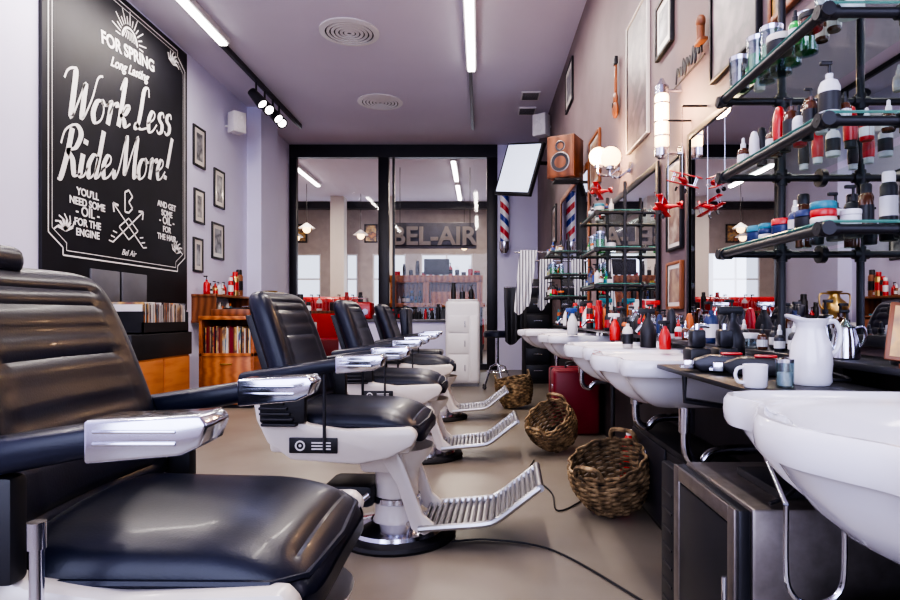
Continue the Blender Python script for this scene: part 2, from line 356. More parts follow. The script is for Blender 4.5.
# ---------------------------------------------------------------- barber chair
def barber_chair(head=False):
    c=B()
    c.lathe([(0,0),(.25,0),(.255,.012),(.25,.026),(.2,.036)],RUB,seg=40)
    c.lathe([(.205,.034),(.2,.05),(.14,.066),(.11,.075)],CHR,seg=40)
    c.lathe([(.105,.07),(.095,.09),(.092,.26),(.10,.30),(.14,.345),(.16,.39)],CREAM,seg=28)
    c.lathe([(.098,.15),(.104,.155),(.104,.175),(.098,.18)],CHR,seg=28)
    c.box(-.13,.06,-.16,.16,.30,.40,CREAM,.03)
    c.box(-.30,-.08,-.11,.11,.14,.24,RUB,.03)
    c.cyl((-.1,-.1,.2),(-.24,-.18,.1),.014,CHR)
    shell=[(-.52,.655),(-.50,.54),(-.455,.45),(-.36,.385),(-.1,.37),(.02,.395),(.115,.445),(.135,.485),(.11,.515),(-.15,.505),(-.30,.525),(-.38,.57),(-.44,.655)]
    for y0,y1 in ((-.29,-.235),(.235,.29)): c.prism(shell,y0,y1,CREAM,.014)
    c.box(-.47,.10,-.24,.24,.40,.455,CREAM,.02)
    c.box(-.365,-.175,-.297,-.288,.415,.475,BLK,.003)
    M=Matrix.Translation((-.32,-.299,.445))@Matrix.Rotation(math.pi/2,4,'X')
    c.lathe([(.014,0),(.020,0),(.020,.002),(.014,.002),(.014,0)],WHT,M=M,seg=20); c.lathe([(.0,0),(.006,0),(.006,.002),(.0,.002)],WHT,M=M,seg=6)
    for k in range(3): c.box(-.275,-.20,-.300,-.296,.430+.012*k,.435+.012*k,WHT)
    c.cushion(.50,.60,.15,lambda a,bb,cc:Vector((-.45+bb,a,.445+cc-.012*math.sin(bb*3)-.045*max(0,(bb-.38)/.2)**2*(.15 if cc<.075 else 1)+.012*(a/.25)**2*-1)),LEA,grooves=(),gd=.008,inner=.76,border=True)
    c.tube([(-.4,-.252,.515),(.08,-.252,.512),(.125,-.2,.505),(.14,0,.505),(.125,.2,.505),(.08,.252,.512),(-.4,.252,.515)],.007,LEA,6)
    def bk(a,bb,cc):
        s=bb/.53; x=-.455-.165*s**1.25; z=.525+.525*s-.012*s*s
        return Vector((x+.95*cc+.03*(a/.27)**2, a*(1.0-.14*s**2), z+.30*cc*.6))
    c.cushion(.54,.53,.12,bk,LEA,grooves=(-.42,-.19,.03,.24,.45,.64),gd=.008,gs=.022,inner=.74)
    c.prism([(-.475,.56),(-.44,.56),(-.565,.95),(-.60,.95)],-.17,.17,RUB,.008)
    for sg in (-1,1):
        y=.285*sg
        arm=[(-.56,.655),(-.16,.735),(-.16,.785),(-.3,.765),(-.56,.725)]
        c.prism(arm,y-.038,y+.038,LEA,.018,seg=3)
        cap=[(-.175,.725),(-.03,.738),(-.0,.752),(.012,.785),(.0,.80),(-.05,.797),(-.175,.792)]
        c.prism(cap,y-.043,y+.043,CHR,.006,seg=3)
        c.box(-.16,-.035,y-.046,y+.046,.753,.760,CHR,.002); c.box(-.16,-.035,y-.046,y+.046,.772,.778,CHR,.002)
        c.box(-.48,-.30,y-.02,y+.02,.53,.70,RUB,.01)
        for k in range(9):
            z=.52+.021*k; c.box(-.47-.003*k,-.33-.012*k,y-.034,y+.034,z,z+.012,RUB,.005)
        if not head: c.cyl((-.225,y*1.05,.42),(-.225,y*1.05,.745),.0065,DGREY)
    if head: c.cyl((-.245,-.325,.30),(-.245,-.325,.635),.010,CHR); c.cyl((-.245,-.325,.60),(-.245,-.325,.64),.013,CHR)
    for sg in (-1,1):
        c.prism([(-.06,.40),(.02,.42),(.06,.34),(.135,.14),(.20,.085),(.14,.055),(.09,.08),(.03,.26)],.15*sg-.012,.15*sg+.012,CREAM,.005)
    path=[(.12,.085),(.22,.095),(.38,.11),(.44,.13),(.52,.19),(.61,.26)]
    Pp=catmull([(p[0],0,p[1]) for p in path],6)
    for sg in (-1,1): c.tube([(p.x,.175*sg,p.z) for p in Pp],.014,ALU,8)
    V=[];F=[]
    for i,p in enumerate(Pp):
        for y in (-.17,.17): V+=[(p.x,y,p.z-.008)]
    for i in range(len(Pp)-1): F.append([2*i,2*i+1,2*i+3,2*i+2])
    c.add(V,F,ALU)
    tot=[0]
    for i in range(len(Pp)-1): tot.append(tot[-1]+(Pp[i+1]-Pp[i]).length)
    d=.012
    while d<tot[-1]:
        i=max(j for j in range(len(tot)-1) if tot[j]<=d); t=(d-tot[i])/(tot[i+1]-tot[i]); p=Pp[i].lerp(Pp[i+1],t)
        c.cyl((p.x,-.17,p.z+.004),(p.x,.17,p.z+.004),.0075,ALU,8); d+=.026
    c.cyl((.61,-.185,.26),(.61,.185,.26),.016,ALU,10)
    c.cyl((.08,-.16,.10),(.08,.16,.10),.012,CHR)
    if head:
        c.cyl((-.57,-.05,.98),(-.58,-.05,1.06),.01,CHR)
        c.box(-.64,-.51,-.26,.015,1.03,1.09,LEA,.025,seg=3)
    return c
ch1=barber_chair(True).done('barber_chair',loc=(-.42,1.225,0))
ch2=barber_chair().done('barber_chair',loc=(-.36,2.6,0),rot=(0,0,math.radians(-3)))
for x,y,r in ((-.37,4.05,0),(-.37,5.55,1)):
    o=bpy.data.objects.new('barber_chair',ch2.data); S.collection.objects.link(o); o.location=(x,y,0); o.rotation_euler=(0,0,math.radians(r))
b=B(); M=Matrix.Translation((-.66,7.1,0))
b.box(-.22,.22,-.22,.22,.46,.54,LEA,.03,M,3); 
b.prism([(-.23,.54),(-.15,.54),(-.17,1.02),(-.22,1.04),(-.27,1.0)],-.22,.22,LEA,.02,M,3)
b.cyl((0,0,.1),(0,0,.47),.03,CHR,M=M)
for k in range(5):
    a=k*2*math.pi/5; b.tube([(0,0,.12),(.13*math.cos(a),.13*math.sin(a),.1),(.25*math.cos(a),.25*math.sin(a),.06)],.016,CHR,M=M); b.sph(M@Vector((.25*math.cos(a),.25*math.sin(a),.03)),.028,RUB)
b.done('desk_chair')

# ---------------------------------------------------------------- sinks
def sink(yc,front=.43,dz=1.,hw=1.):
    s=B(); xb=.965
    D=xb-front
    half=[(0,.285),(.35,.30),(.66,.315),(.80,.312),(.89,.285),(.915,.24),(.90,.195),(.905,.15),(.95,.10),(.99,.05)]
    out=[(p[0]*D,p[1]*hw) for p in half]+[(D*1.0,0)]+[(p[0]*D,-p[1]*hw) for p in half[::-1]]
    pts=catmull([(p[0],p[1],0) for p in out],5,closed=False)
    bk=[Vector((0,(-.285+.57*k/8)*hw,0)) for k in range(1,8)]
    pts=pts+bk
    cx=.5*D
    secs=[(.16,-.196),(.32,-.193),(.48,-.180),(.62,-.155),(.75,-.12),(.85,-.08),(.90,-.055),(.925,-.046),(.985,-.043),(1.0,-.035),(1.008,-.018),(1.003,0),(.985,.009),(.955,.009),(.935,.0),(.91,-.004),(.86,-.006),(.80,-.014),(.74,-.045),(.62,-.085),(.42,-.115),(.2,-.13),(.03,-.132)]
    V=[];F=[];n=len(pts)
    for si,(k,z) in enumerate(secs):
        inn=si>16
        if z<-.05: z*=dz
        for p in pts:
            if inn:
                ang=math.atan2(p.y,p.x-cx); ex=cx+.86*cx*math.cos(ang); ey=.27*hw*math.sin(ang)
                w=min(1,(si-16)/3); qx=(p.x*(1-w)+ex*w); qy=(p.y*(1-w)+ey*w)
                V.append((xb-(cx+.04*w+(qx-cx)*k),yc+qy*k,.80+z))
            else: V.append((xb-(cx*(1 if k>.9 else .88+.12*k/.9)+(p.x-cx)*k),yc+p.y*k,.80+z))
    for i in range(len(secs)-1):
        for j in range(n):
            j2=(j+1)%n; F.append([i*n+j,i*n+j2,(i+1)*n+j2,(i+1)*n+j])
    F.append(list(range(n)))
    s.add(V,F,PORC)
    s.cyl((.86,yc,.785),(.86,yc,.86),.016,CHR); s.tube(catmull([(.86,yc,.85),(.84,yc,.90),(.78,yc,.91),(.74,yc,.87)],5),.010,CHR)
    for q in (-.08,.08): s.cyl((.87,yc+q,.785),(.87,yc+q,.83),.012,CHR); s.cyl((.87,yc+q-.02,.835),(.87,yc+q+.02,.835),.007,CHR)
    s.tube(catmull([(.74,yc,.61),(.74,yc,.46),(.79,yc,.42),(.84,yc,.46),(.985,yc,.47)],5),.018,CHR,10)
    s.cyl((.74,yc,.62),(.74,yc,.53),.028,CHR)
    return s.done('wash_basin',angle=50)
sink(.80,.385,1.0,1.04)
for y,f in ((2.15,.40),(2.84,.40),(4.35,.42),(5.75,.36)): sink(y,f,.88)
b=B(); b.box(.80,.985,.3,6.6,.832,.848,DGREY,.003)
for y in (.4,1.5,3.5,5.05,6.5): b.box(.9,.985,y-.012,y+.012,.70,.832,DGREY)
b.done('back_ledge')
b=B(); b.box(.53,.80,1.16,1.80,.79,.803,BLK,.003)
for y in (1.2,1.76): b.tube([(.60,y,.79),(.60,y,.70),(.985,y,.64)],.009,DGREY)
b.done('work_counter')
b=B()
for y in (3.22,3.80): b.cyl((.84,y,0),(.84,y,.83),.014,DGREY); b.cyl((.84,y,.62),(.985,y,.62),.012,DGREY)
b.done('sink_support_frame')
b=B(); b.box(.79,.985,1.95,3.1,.02,.40,BLK,.006)
for y in (1.97,2.54): b.box(.78,.79,y,y+.54,.04,.38,FRM,.004); b.cyl((.775,y+.27,.2),(.775,y+.27,.32),.006,CHR)
b.box(.80,.98,1.97,3.08,0,.02,BLK); b.done('low_cabinet_or_added_dark_box')
b=B(); b.box(.66,.985,.30,1.12,.02,.42,BLK,.006); b.box(.65,.66,.32,.70,.04,.40,FRM,.004); b.box(.65,.66,.72,1.1,.04,.40,FRM,.004); b.box(.68,.98,.32,1.1,0,.02,BLK); b.done('low_cabinet_or_added_dark_box')  # black box added to darken the floor area under the near basin
b=B(); b.tube(catmull([(.50,.98,.64),(.50,.98,.53),(.51,.98,.495),(.53,.98,.48),(.56,.98,.48),(.585,.98,.495),(.595,.98,.53),(.595,.98,.64)],4),.0045,CHR)
b.cyl((.50,.98,.64),(.52,1.1,.70),.0045,CHR); b.cyl((.595,.98,.64),(.985,.98,.64),.0045,CHR); b.done('towel_bar')

b=B(); b.box(.54,.95,1.19,1.58,.02,.565,SILV,.008)
b.box(.515,.54,1.195,1.575,.03,.56,DGREY,.005); b.box(.51,.516,1.235,1.535,.07,.52,BLK,.002)
for a in ((1.2,1.235),(1.535,1.575)): b.box(.508,.516,a[0],a[1],.03,.56,SILV,.002)
b.box(.508,.516,1.235,1.54,.525,.56,SILV,.002); b.cyl((.495,1.215,.2),(.495,1.215,.42),.006,CHR)
for x in (.58,.9):
    for y in (1.23,1.54): b.cyl((x,y,0),(x,y,.03),.015,RUB)
b.box(.62,.80,1.25,1.45,.565,.585,BLK,.004); 
b.tube(catmull([(.7,1.3,.59),(.66,1.24,.60),(.62,1.21,.585),(.58,1.2,.573)],5),.004,RUB)
b.done('mini_fridge')
b=B(); b.box(.525,.55,1.62,1.74,0.015,.53,BLK,.006); b.box(.55,.86,1.62,1.74,.015,.52,BLK,.01)
for k in range(8): b.box(.522,.525,1.64,1.72,.1+.05*k,.106+.05*k,DGREY)
b.box(.53,.86,1.63,1.73,0,.015,RUB)
b.done('computer_tower')

def basket(x,y,r,h,tilt,az):
    s=B(); n=17
    for k in range(n):
        t=k/(n-1); rr=r*(.78+.30*math.sin(t*2.2)) ; z=h*t
        P=[]
        for j in range(49):
            a=2*math.pi*j/48; q=rr+.006*(1 if (j//2+k)%2 else -1); P.append((q*math.cos(a),q*math.sin(a),z))
        s.tube(P,h/n*.62,STRAW,6)
    s.lathe([(r*.78,0),(.0,0.0)],STRAW,seg=24); s.lathe([(r*.8,0.008),(.0,0.012)],BLK,seg=24)
    for sg in (1,-1):
        s.tube(catmull([(r*.98*sg,-.07,h),(r*1.0*sg,-.05,h+.05),(r*1.0*sg,.05,h+.05),(r*.98*sg,.07,h)],6),.012,STRAW,6)
    M=Matrix.Rotation(az,4,'Z')@Matrix.Rotation(tilt,4,'Y')
    s.V=[tuple(M@Vector(v)) for v in s.V]; mz=min(v[2] for v in s.V)
    s.V=[(v[0]+x,v[1]+y,v[2]-mz+.001) for v in s.V]
    s.done('wicker_basket',angle=60)
basket(.66,2.92,.175,.22,math.radians(22),math.radians(228))
basket(.56,4.20,.155,.22,math.radians(42),math.radians(225))
basket(.38,6.15,.17,.27,math.radians(10),math.radians(180))
b=B(); b.box(.58,.95,4.72,5.10,0,.52,DRED,.03,seg=3); b.box(.577,.953,4.90,4.925,.002,.522,BLK,.004)
for z in (.12,.36): b.box(.574,.58,4.78,4.82,z,z+.04,CHR,.002)
b.tube(catmull([(.70,4.9,.52),(.71,4.9,.56),(.81,4.9,.56),(.82,4.9,.52)],5),.009,BLK); b.done('suitcase')
b=B(); b.lathe([(0,0),(.05,0),(.055,.01),(.055,.2),(.03,.24),(.02,.26),(0,.26)],RED,(.86,3.45,.0)); b.lathe([(.02,.26),(.02,.29),(0,.29)],WHT,(.86,3.45,0)); b.done('cleaning_bottle')
b=B(); b.tube(catmull([(.55,1.95,.008),(.3,2.4,.006),(.05,2.52,.006),(-.12,2.5,.006)],8),.004,RUB,6)
b.tube(catmull([(.8,3.5,.006),(.4,2.9,.006),(.38,3.2,.006),(.3,3.6,.006),(.35,3.9,.006)],8),.004,RUB,6); b.done('floor_cable')

# ---------------------------------------------------------------- small grooming items
def item(b,x,y,z,kind,c,c2,s=1.):
    L=(x,y,z)
    if kind==0:
        b.lathe([(0,0),(.024*s,0),(.026*s,.004),(.026*s,.085*s),(.02*s,.10*s),(.009*s,.106*s),(.009*s,.12*s),(0,.12*s)],c,L,14)
        b.lathe([(.0265*s,.02*s),(.0268*s,.02*s),(.0268*s,.07*s),(.0265*s,.07*s)],c2,L,14)
        b.cyl((x,y,z+.12*s),(x,y,z+.145*s),.004*s,BLK,8); b.box(x-.024*s,x+.006*s,y-.006*s,y+.006*s,z+.143*s,z+.153*s,BLK,.002)
    elif kind==1:
        b.lathe([(0,0),(.032*s,0),(.034*s,.004),(.034*s,.032*s),(.03*s,.035*s)],c,L,16); b.lathe([(.035*s,.035*s),(.035*s,.05*s),(.033*s,.053*s),(0,.053*s)],c2,L,16); b.lathe([(.034*s,.034*s),(.035*s,.035*s)],c2,L,16)
    elif kind==2:
        b.lathe([(0,0),(.018*s,0),(.02*s,.004),(.02*s,.05*s),(.016*s,.06*s),(.008*s,.066*s)],c,L,14); b.lathe([(.0095*s,.062*s),(.0095*s,.08*s),(.006*s,.083*s),(.005*s,.10*s),(0,.103*s)],c2,L,12)
        b.lathe([(.0203*s,.012*s),(.0206*s,.012*s),(.0206*s,.04*s),(.0203*s,.04*s)],WHT if c2 is BLK else c2,L,12)
    elif kind==3:
        b.lathe([(0,0),(.024*s,0),(.024*s,.13*s),(.018*s,.142*s),(.012*s,.146*s)],c,L,16); b.lathe([(.018*s,.14*s),(.018*s,.17*s),(.015*s,.175*s),(0,.175*s)],c2,L,14)
        b.lathe([(.0245*s,.04*s),(.0247*s,.04*s),(.0247*s,.1*s),(.0245*s,.1*s)],c2,L,14)
    elif kind==4:
        b.lathe([(0,0),(.017*s,0),(.017*s,.02*s),(.02*s,.022*s)],c2,L,12)
        b.lathe([(.02*s,.022*s),(.022*s,.06*s),(.02*s,.10*s),(.012*s,.13*s),(.004,.135*s),(0,.135*s)],c,L,12)
    elif kind==5:
        b.lathe([(0,.002),(.03*s,.002),(.032*s,.10*s),(.035*s,.102*s),(.034*s,.0),(0,0)],GBOT,L,18); b.lathe([(0,.004),(.028*s,.004),(.0295*s,.06*s),(0,.06*s)],c,L,16)
        b.lathe([(.035*s,.1*s),(.036*s,.115*s),(.0,.125*s)],CHR,L,16)
    elif kind==6:
        b.lathe([(0,0),(.034*s,0),(.036*s,.005),(.036*s,.08*s),(.022*s,.12*s),(.012*s,.135*s),(.012*s,.15*s)],c,L,16)
        b.box(x-.045*s,x+.03*s,y-.011*s,y+.011*s,z+.155*s,z+.18*s,c2,.004); b.cyl((x,y,z+.145*s),(x,y,z+.16*s),.014*s,c2,10)
        b.tube([(x-.02*s,y,z+.155*s),(x-.032*s,y,z+.13*s),(x-.03*s,y,z+.115*s)],.004*s,c2,6)
    elif kind==7:
        b.lathe([(0,0),(.03*s,0),(.03*s,.08*s),(.028*s,.08*s),(.028*s,.01)],c,L,16)
        for k in range(4):
            a=k*1.6; b.cyl((x+.012*math.cos(a),y+.012*math.sin(a),z+.01),(x+.026*math.cos(a),y+.026*math.sin(a),z+.12*s+.012*(k%3)),.003,random.choice([BLK,WOOD2,DGREY,CHR]),6)
    elif kind==8:
        for k in range(3): b.lathe([(0,0),(.032*s,0),(.034*s,.003),(.034*s,.018*s),(.032*s,.021*s),(0,.021*s)],[c,c2,LAB[(k*3)%len(LAB)]][k],(x,y,z+.0215*s*k),16)
ct=[WHT,AMB,RED,BLU,NAVY,GRN,BLK,CREAM,TEAL,YEL,ORG,AMB,GBOT,DGREY,AMB,BLK,WHT]
def shelf_items(name,x0,x1,y0,y1,z,kinds,dx=.07,dy=.075,s=1.,cl=None,fill=.9,cl2=None):
    b=B(); x=x0+.03
    while x<=x1-.02:
        y=y0+.03
        while y<=y1-.03:
            if random.random()<fill:
                c=random.choice(cl or ct); item(b,x+random.uniform(-.006,.006),y+random.uniform(-.006,.006),z,random.choice(kinds),c,random.choice(cl2 or LAB),s*random.uniform(.8,1.12))
            y+=dy
        x+=dx
    return b.done(name)
TEALG=mat('glass_edge',(.10,.28,.23),.1)
def pipe_shelf(y0,y1,levels,xf=.70,xw=.87,ztop=2.0):
    b=B(); r=.0105
    for z in levels:
        b.cyl((xf,y0,z),(xf,y1,z),r,BLK,12)
        for y in (y0,y1):
            b.cyl((xf,y,z),(.985,y,z),r,BLK,12)
            b.cyl((xf-.001,y-.02,z),(xf-.001,y+.02,z),r*1.4,BLK,12); b.cyl((xf-.016,y,z),(xf+.026,y,z),r*1.4,BLK,12); b.sph((xf,y,z),r*1.6,BLK)
            b.cyl((xw-.022,y,z),(xw+.022,y,z),r*1.4,BLK,12); b.cyl((.975,y,z),(.984,y,z),.026,BLK,14)
        b.quad((xf-.004,y0-.015,z+r+.003),(xw+.09,y0-.015,z+r+.003),(xw+.09,y1+.015,z+r+.003),(xf-.004,y1+.015,z+r+.003),GSH)
        b.tube([(xf-.004,y0-.015,z+r+.003),(xf-.004,y1+.015,z+r+.003)],.003,TEALG,4); b.tube([(xf-.004,y0-.015,z+r+.003),(xw+.09,y0-.015,z+r+.003)],.003,TEALG,4)
    for y in (y0,y1):
        b.cyl((xw,y,.85),(xw,y,ztop),r,BLK,12); b.cyl((xw,y,.85),(xw,y,.862),.03,BLK,14)
        for z in levels: b.cyl((xw,y,z-.022),(xw,y,z+.022),r*1.4,BLK,12)
    b.done('pipe_shelf')
lv=(1.125,1.345,1.565)
pipe_shelf(1.22,1.73,lv); pipe_shelf(3.6,4.1,lv,ztop=1.75); pipe_shelf(5.9,6.4,lv,ztop=1.75)
zz=.0155
shelf_items('grooming_products',.70,.83,1.24,1.73,lv[0]+zz,[1,8,1,2,1],.055,.062,.72,cl=[NAVY,RED,BLK,YEL,WHT,NAVY,AMB,CREAM],cl2=[WHT,RED,YEL,TEAL,NAVY,CREAM,BLK])
shelf_items('grooming_products',.70,.83,1.24,1.73,lv[1]+zz,[2,2,2,4,0],.045,.048,.72,cl=[AMB,AMB,AMB,WHT,RED,BLK,CREAM],cl2=[BLK,BLK,BLK,WHT])
shelf_items('grooming_products',.70,.83,1.24,1.73,lv[2]+zz,[5,5,2,1,2],.055,.06,.78,cl=[GRN,GRN,AMB,WHT,CREAM,BLK],cl2=[BLK,WHT,CREAM,BLK])
shelf_items('grooming_products',.885,.97,1.24,1.73,lv[0]+zz,[3,0,3],.055,.07,.78,cl=[BLK,AMB,BLK,CREAM,WHT],cl2=[BLK,RED,WHT,DGREY])
shelf_items('grooming_products',.885,.97,1.24,1.73,lv[1]+zz,[0,4,2],.055,.07,.78,cl=[GRN,AMB,BLK,WHT,RED],cl2=[BLK,CREAM,WHT,BLK])
for z,k,cl in ((lv[0],[2,1,0],[AMB,BLK,WHT,GRN,NAVY]),(lv[1],[5,2,1],[GRN,GRN,WHT,AMB,YEL]),(lv[2],[1,2],[WHT,AMB,CREAM,WHT])):
    shelf_items('grooming_products',.70,.84,3.62,4.08,z+zz,k,cl=cl,s=.85)
    shelf_items('grooming_products',.70,.84,5.92,6.38,z+zz,k,cl=cl,s=.9)
DK=[BLK,BLK,DGREY,AMB,WHT,BLK,RED,GBOT,NAVY,ORG]
shelf_items('barber_supplies',.80,.97,1.95,3.55,.849,[0,6,2,4,2,5,1,0],.08,.09,.9,cl=DK,fill=.8,cl2=[BLK,WHT,DGREY,CHR,RED])
shelf_items('barber_supplies',.80,.97,3.62,6.5,.849,[0,6,7,3,2,3],.08,.11,1.1,cl=DK,fill=.85,cl2=[BLK,WHT,DGREY,RED,TEAL])
shelf_items('barber_supplies',.80,.97,1.46,1.9,.849,[0,2,1],.08,.09,.85,cl=[BLK,DGREY,AMB,GBOT,WHT],fill=.85,cl2=[BLK,WHT])
b=B(); item(b,.70,2.50,.815,6,BLK,BLK,.9); b.done('spray_bottle')
b=B(); item(b,.74,2.40,.812,6,RED,BLK,.65); b.done('spray_bottle')
b=B(); item(b,.62,2.52,.812,0,CREAM,BLK,.85); b.done('pump_bottle')
b=B(); item(b,.72,3.2,.815,6,RED,WHT,.8); b.done('spray_bottle')
b=B(); item(b,.74,1.76,.804,6,DGREY,BLK,.95); b.done('spray_bottle')
b=B(); item(b,.62,4.02,.815,6,WHT,BLU,1.0); b.done('spray_bottle')
def clipper(x,y,z,rz,body=BLK):
    b=B(); M=Matrix.Translation((x,y,z))@Matrix.Rotation(rz,4,'Z')
    b.prism([(-.09,0),(.07,0),(.09,.015),(.09,.03),(.05,.045),(-.08,.04),(-.1,.02)],-.024,.024,body,.008,M)
    b.box(.088,.112,-.021,.021,.008,.03,CHR,.002,M); 
    for k in range(7): b.box(.112,.12,-.02+.006*k,-.017+.006*k,.01,.016,CHR,0,M)
    b.box(-.03,.02,-.012,.012,.044,.05,RED,.002,M)
    b.tube(catmull([M@Vector((-.1,0,.02)),M@Vector((-.15,.02,.012)),M@Vector((-.17,.07,.005)),M@Vector((-.12,.10,.005))],5),.004,BLK,6)
    b.done('hair_clipper')
clipper(.68,1.44,.804,2.7); clipper(.64,1.54,.804,2.9,DGREY)
b=B()
for (x,y) in ((.60,1.66),(.68,1.67)):
    b.box(x-.03,x+.03,y-.035,y+.035,.804,.86,BLK,.01); b.box(x-.02,x+.02,y-.02,y+.02,.86,.91,DGREY,.008); b.cyl((x,y,.91),(x,y,.925),.008,CHR,8)
b.done('charging_stand')
b=B(); mx,my=.555,1.21
b.lathe([(0,0),(.020,0),(.023,.004),(.024,.046),(.022,.047),(.020,.006),(0,.006)],PORC,(mx,my,.804),24)
b.tube(catmull([(mx-.023,my,.845),(mx-.036,my,.842),(mx-.040,my,.828),(mx-.034,my,.816),(mx-.022,my,.814)],5),.0035,PORC,8); b.done('coffee_mug')
b=B(); item(b,.615,1.21,.804,5,WHT,WHT,.5); b.done('drinking_glass')
b=B(); 
b.lathe([(0,0),(.034,0),(.038,.006),(.037,.02),(.039,.04),(.036,.075),(.027,.098),(.025,.108),(.030,.118)],PORC,(0,0,0),28)
V=[];F=[];seg=28
for j,(r,z) in enumerate([(.030,.118),(.033,.123),(.030,.124),(.025,.112),(.024,.06),(0,.03)]):
    for k in range(seg):
        a=2*math.pi*k/seg; sp=max(0,math.cos(a-math.pi))**6*(.018 if j in(0,1,2) else 0)
        V.append(((r+sp)*math.cos(a),(r+sp)*math.sin(a),z+sp*.5))
for j in range(5):
    for k in range(seg): F.append([j*seg+k,j*seg+(k+1)%seg,(j+1)*seg+(k+1)%seg,(j+1)*seg+k])
b.add(V,F,PORC)
b.tube(catmull([(.028,0,.116),(.048,0,.118),(.058,0,.095),(.052,0,.066),(.036,0,.052)],6),.0048,PORC,8)
b.done('ceramic_pitcher',loc=(.70,1.27,.8035),scale=(1.08,1.08,1.12))
b=B()
b.lathe([(0,0),(.028,0),(.031,.004),(.027,.045),(.021,.07),(.022,.074),(.010,.082),(.005,.09),(0,.092)],CHR,(0,0,0),24)
b.tube(catmull([(-.026,0,.02),(-.042,0,.045),(-.046,0,.085),(-.030,0,.098)],5),.005,CHR,8)
b.tube(catmull([(.020,0,.07),(.042,0,.072),(.046,0,.045),(.027,0,.022)],5),.004,CHR,8); b.done('metal_kettle',loc=(.84,1.38,.8485))
b=B(); M=Matrix.Translation((.84,1.07,.849))@Matrix.Rotation(math.radians(15),4,'Z')
b.box(-.05,.10,-.06,.06,0,.012,WOOD2,.004,M); b.box(-.03,.07,-.05,.05,.0125,.026,WOOD,.005,M); b.box(-.02,.06,-.04,.04,.026,.030,BRASS,.001,M); b.done('wooden_box')
b=B(); M=Matrix.Translation((.865,1.17,.862))@Matrix.Rotation(math.radians(-25),4,'Z')@Matrix.Rotation(math.radians(-14),4,'X')@Matrix.Rotation(math.radians(8),4,'Y')
b.box(-.065,.065,-.006,.004,-.01,.11,WOOD2,.003,M); b.quad(*[M@Vector(v) for v in ((-.057,-.0075,-.002),(.057,-.0075,-.002),(.057,-.0075,.102),(-.057,-.0075,.102))],ART[2])
b.done('framed_card')
b=B()
for k,(y,a) in enumerate(((.86,.15),(.92,.35))):
    M=Matrix.Translation((.84,y,.849))@Matrix.Rotation(a+.2,4,'Z'); b.box(-.09,.10,-.014,.014,.0,.015,WOOD2,.006,M)
    b.box(-.08,-.01,-.012,.012,.015,.022,STRAW,.002,M)
b.done('shaving_brush')

# ---------------------------------------------------------------- mirrors & right wall decor
def framed(name,y0,y1,z0,z1,m,fr=FRM,w=.03,side='R',t=.022,mat_w=0):
    b=B()
    if side=='R': xa,xb_,xi=XR-.0125-t,XR-.0125,XR-.0125-t+.008
    else: xa,xb_,xi=XL+.001,XL+t,XL+t-.008
    if side=='R' and z0>.9: xa+=.011; xb_+=.011; xi+=.011
    b.box(xa,xb_,y0,y0+w,z0,z1,fr,.003); b.box(xa,xb_,y1-w,y1,z0,z1,fr,.003)
    b.box(xa,xb_,y0+w,y1-w,z0,z0+w,fr,.003); b.box(xa,xb_,y0+w,y1-w,z1-w,z1,fr,.003)
    a=w
    b.quad((xi,y0+a,z0+a),(xi,y1-a,z0+a),(xi,y1-a,z1-a),(xi,y0+a,z1-a),CREAM if mat_w else m)
    if mat_w:
        a=w+mat_w; xi=xi+(-.001 if side=='R' else .001)
        b.quad((xi,y0+a,z0+a),(xi,y1-a,z0+a),(xi,y1-a,z1-a),(xi,y0+a,z1-a),m)
    b.done(name)
framed('wall_mirror',.35,2.84,.87,1.80,MIRR,w=.03,t=.012)
framed('wall_mirror',3.30,5.05,.87,1.80,MIRR,w=.04,t=.012)
framed('wall_mirror',5.4,7.3,.87,2.35,MIRR,WOOD2,w=.06,t=.012)
framed('framed_picture',2.93,3.16,1.28,1.74,ART[1],BLK,w=.015,mat_w=.02)
framed('framed_picture',2.93,3.16,.98,1.22,ART[1],WOOD2,w=.015,mat_w=.02)
framed('framed_poster',3.52,4.02,2.02,2.86,ART[3],CREAM,w=.012)
framed('framed_poster',2.12,2.56,1.93,2.40,ART[3],BLK,w=.015)
framed('framed_picture',3.08,3.36,2.36,2.66,ART[0],BLK,w=.02,mat_w=.04)
framed('framed_picture',6.4,6.9,3.25,3.72,ART[0],BLK,w=.025,mat_w=.07)
framed('framed_picture',4.95,5.4,2.05,2.5,ART[1],WOOD2,w=.03,mat_w=.03)
framed('framed_picture',1.80,2.04,1.93,2.3,ART[2],WOOD2,w=.02)
framed('framed_picture',1.55,1.74,1.95,2.25,ART[2],BRASS,w=.015)
framed('framed_picture',7.8,8.2,1.9,2.4,ART[1],BLK,w=.03,mat_w=.05)
b=B(); b.sph((XR-.03,4.3,2.42),.055,WOOD2,.4,1,1.1); b.sph((XR-.03,4.3,2.50),.042,WOOD2,.4,1,1.1); b.box(XR-.038,XR-.02,4.285,4.315,2.52,2.74,WOOD2,.004); b.box(XR-.042,XR-.016,4.275,4.325,2.74,2.80,BLK,.006); b.cyl((XR-.054,4.3,2.45),(XR-.05,4.3,2.45),.018,BLK); b.done('ukulele')
b=B()
b.tube(catmull([(XR-.02,3.0-.022*k,2.10+(.06 if k%2 else 0)+.012*(k%3)) for k in range(17)],5),.005,BLK,6)
b.tube([(XR-.02,3.02,2.09),(XR-.02,2.62,2.09)],.004,BLK,6); b.sph((XR-.03,2.64,2.24),.03,WOOD2,.7,1,1); b.cyl((XR-.03,2.64,2.16),(XR-.03,2.64,2.23),.018,WOOD2); b.box(XR-.045,XR-.01,2.60,2.68,2.145,2.16,WOOD2,.004); b.done('metal_sign')
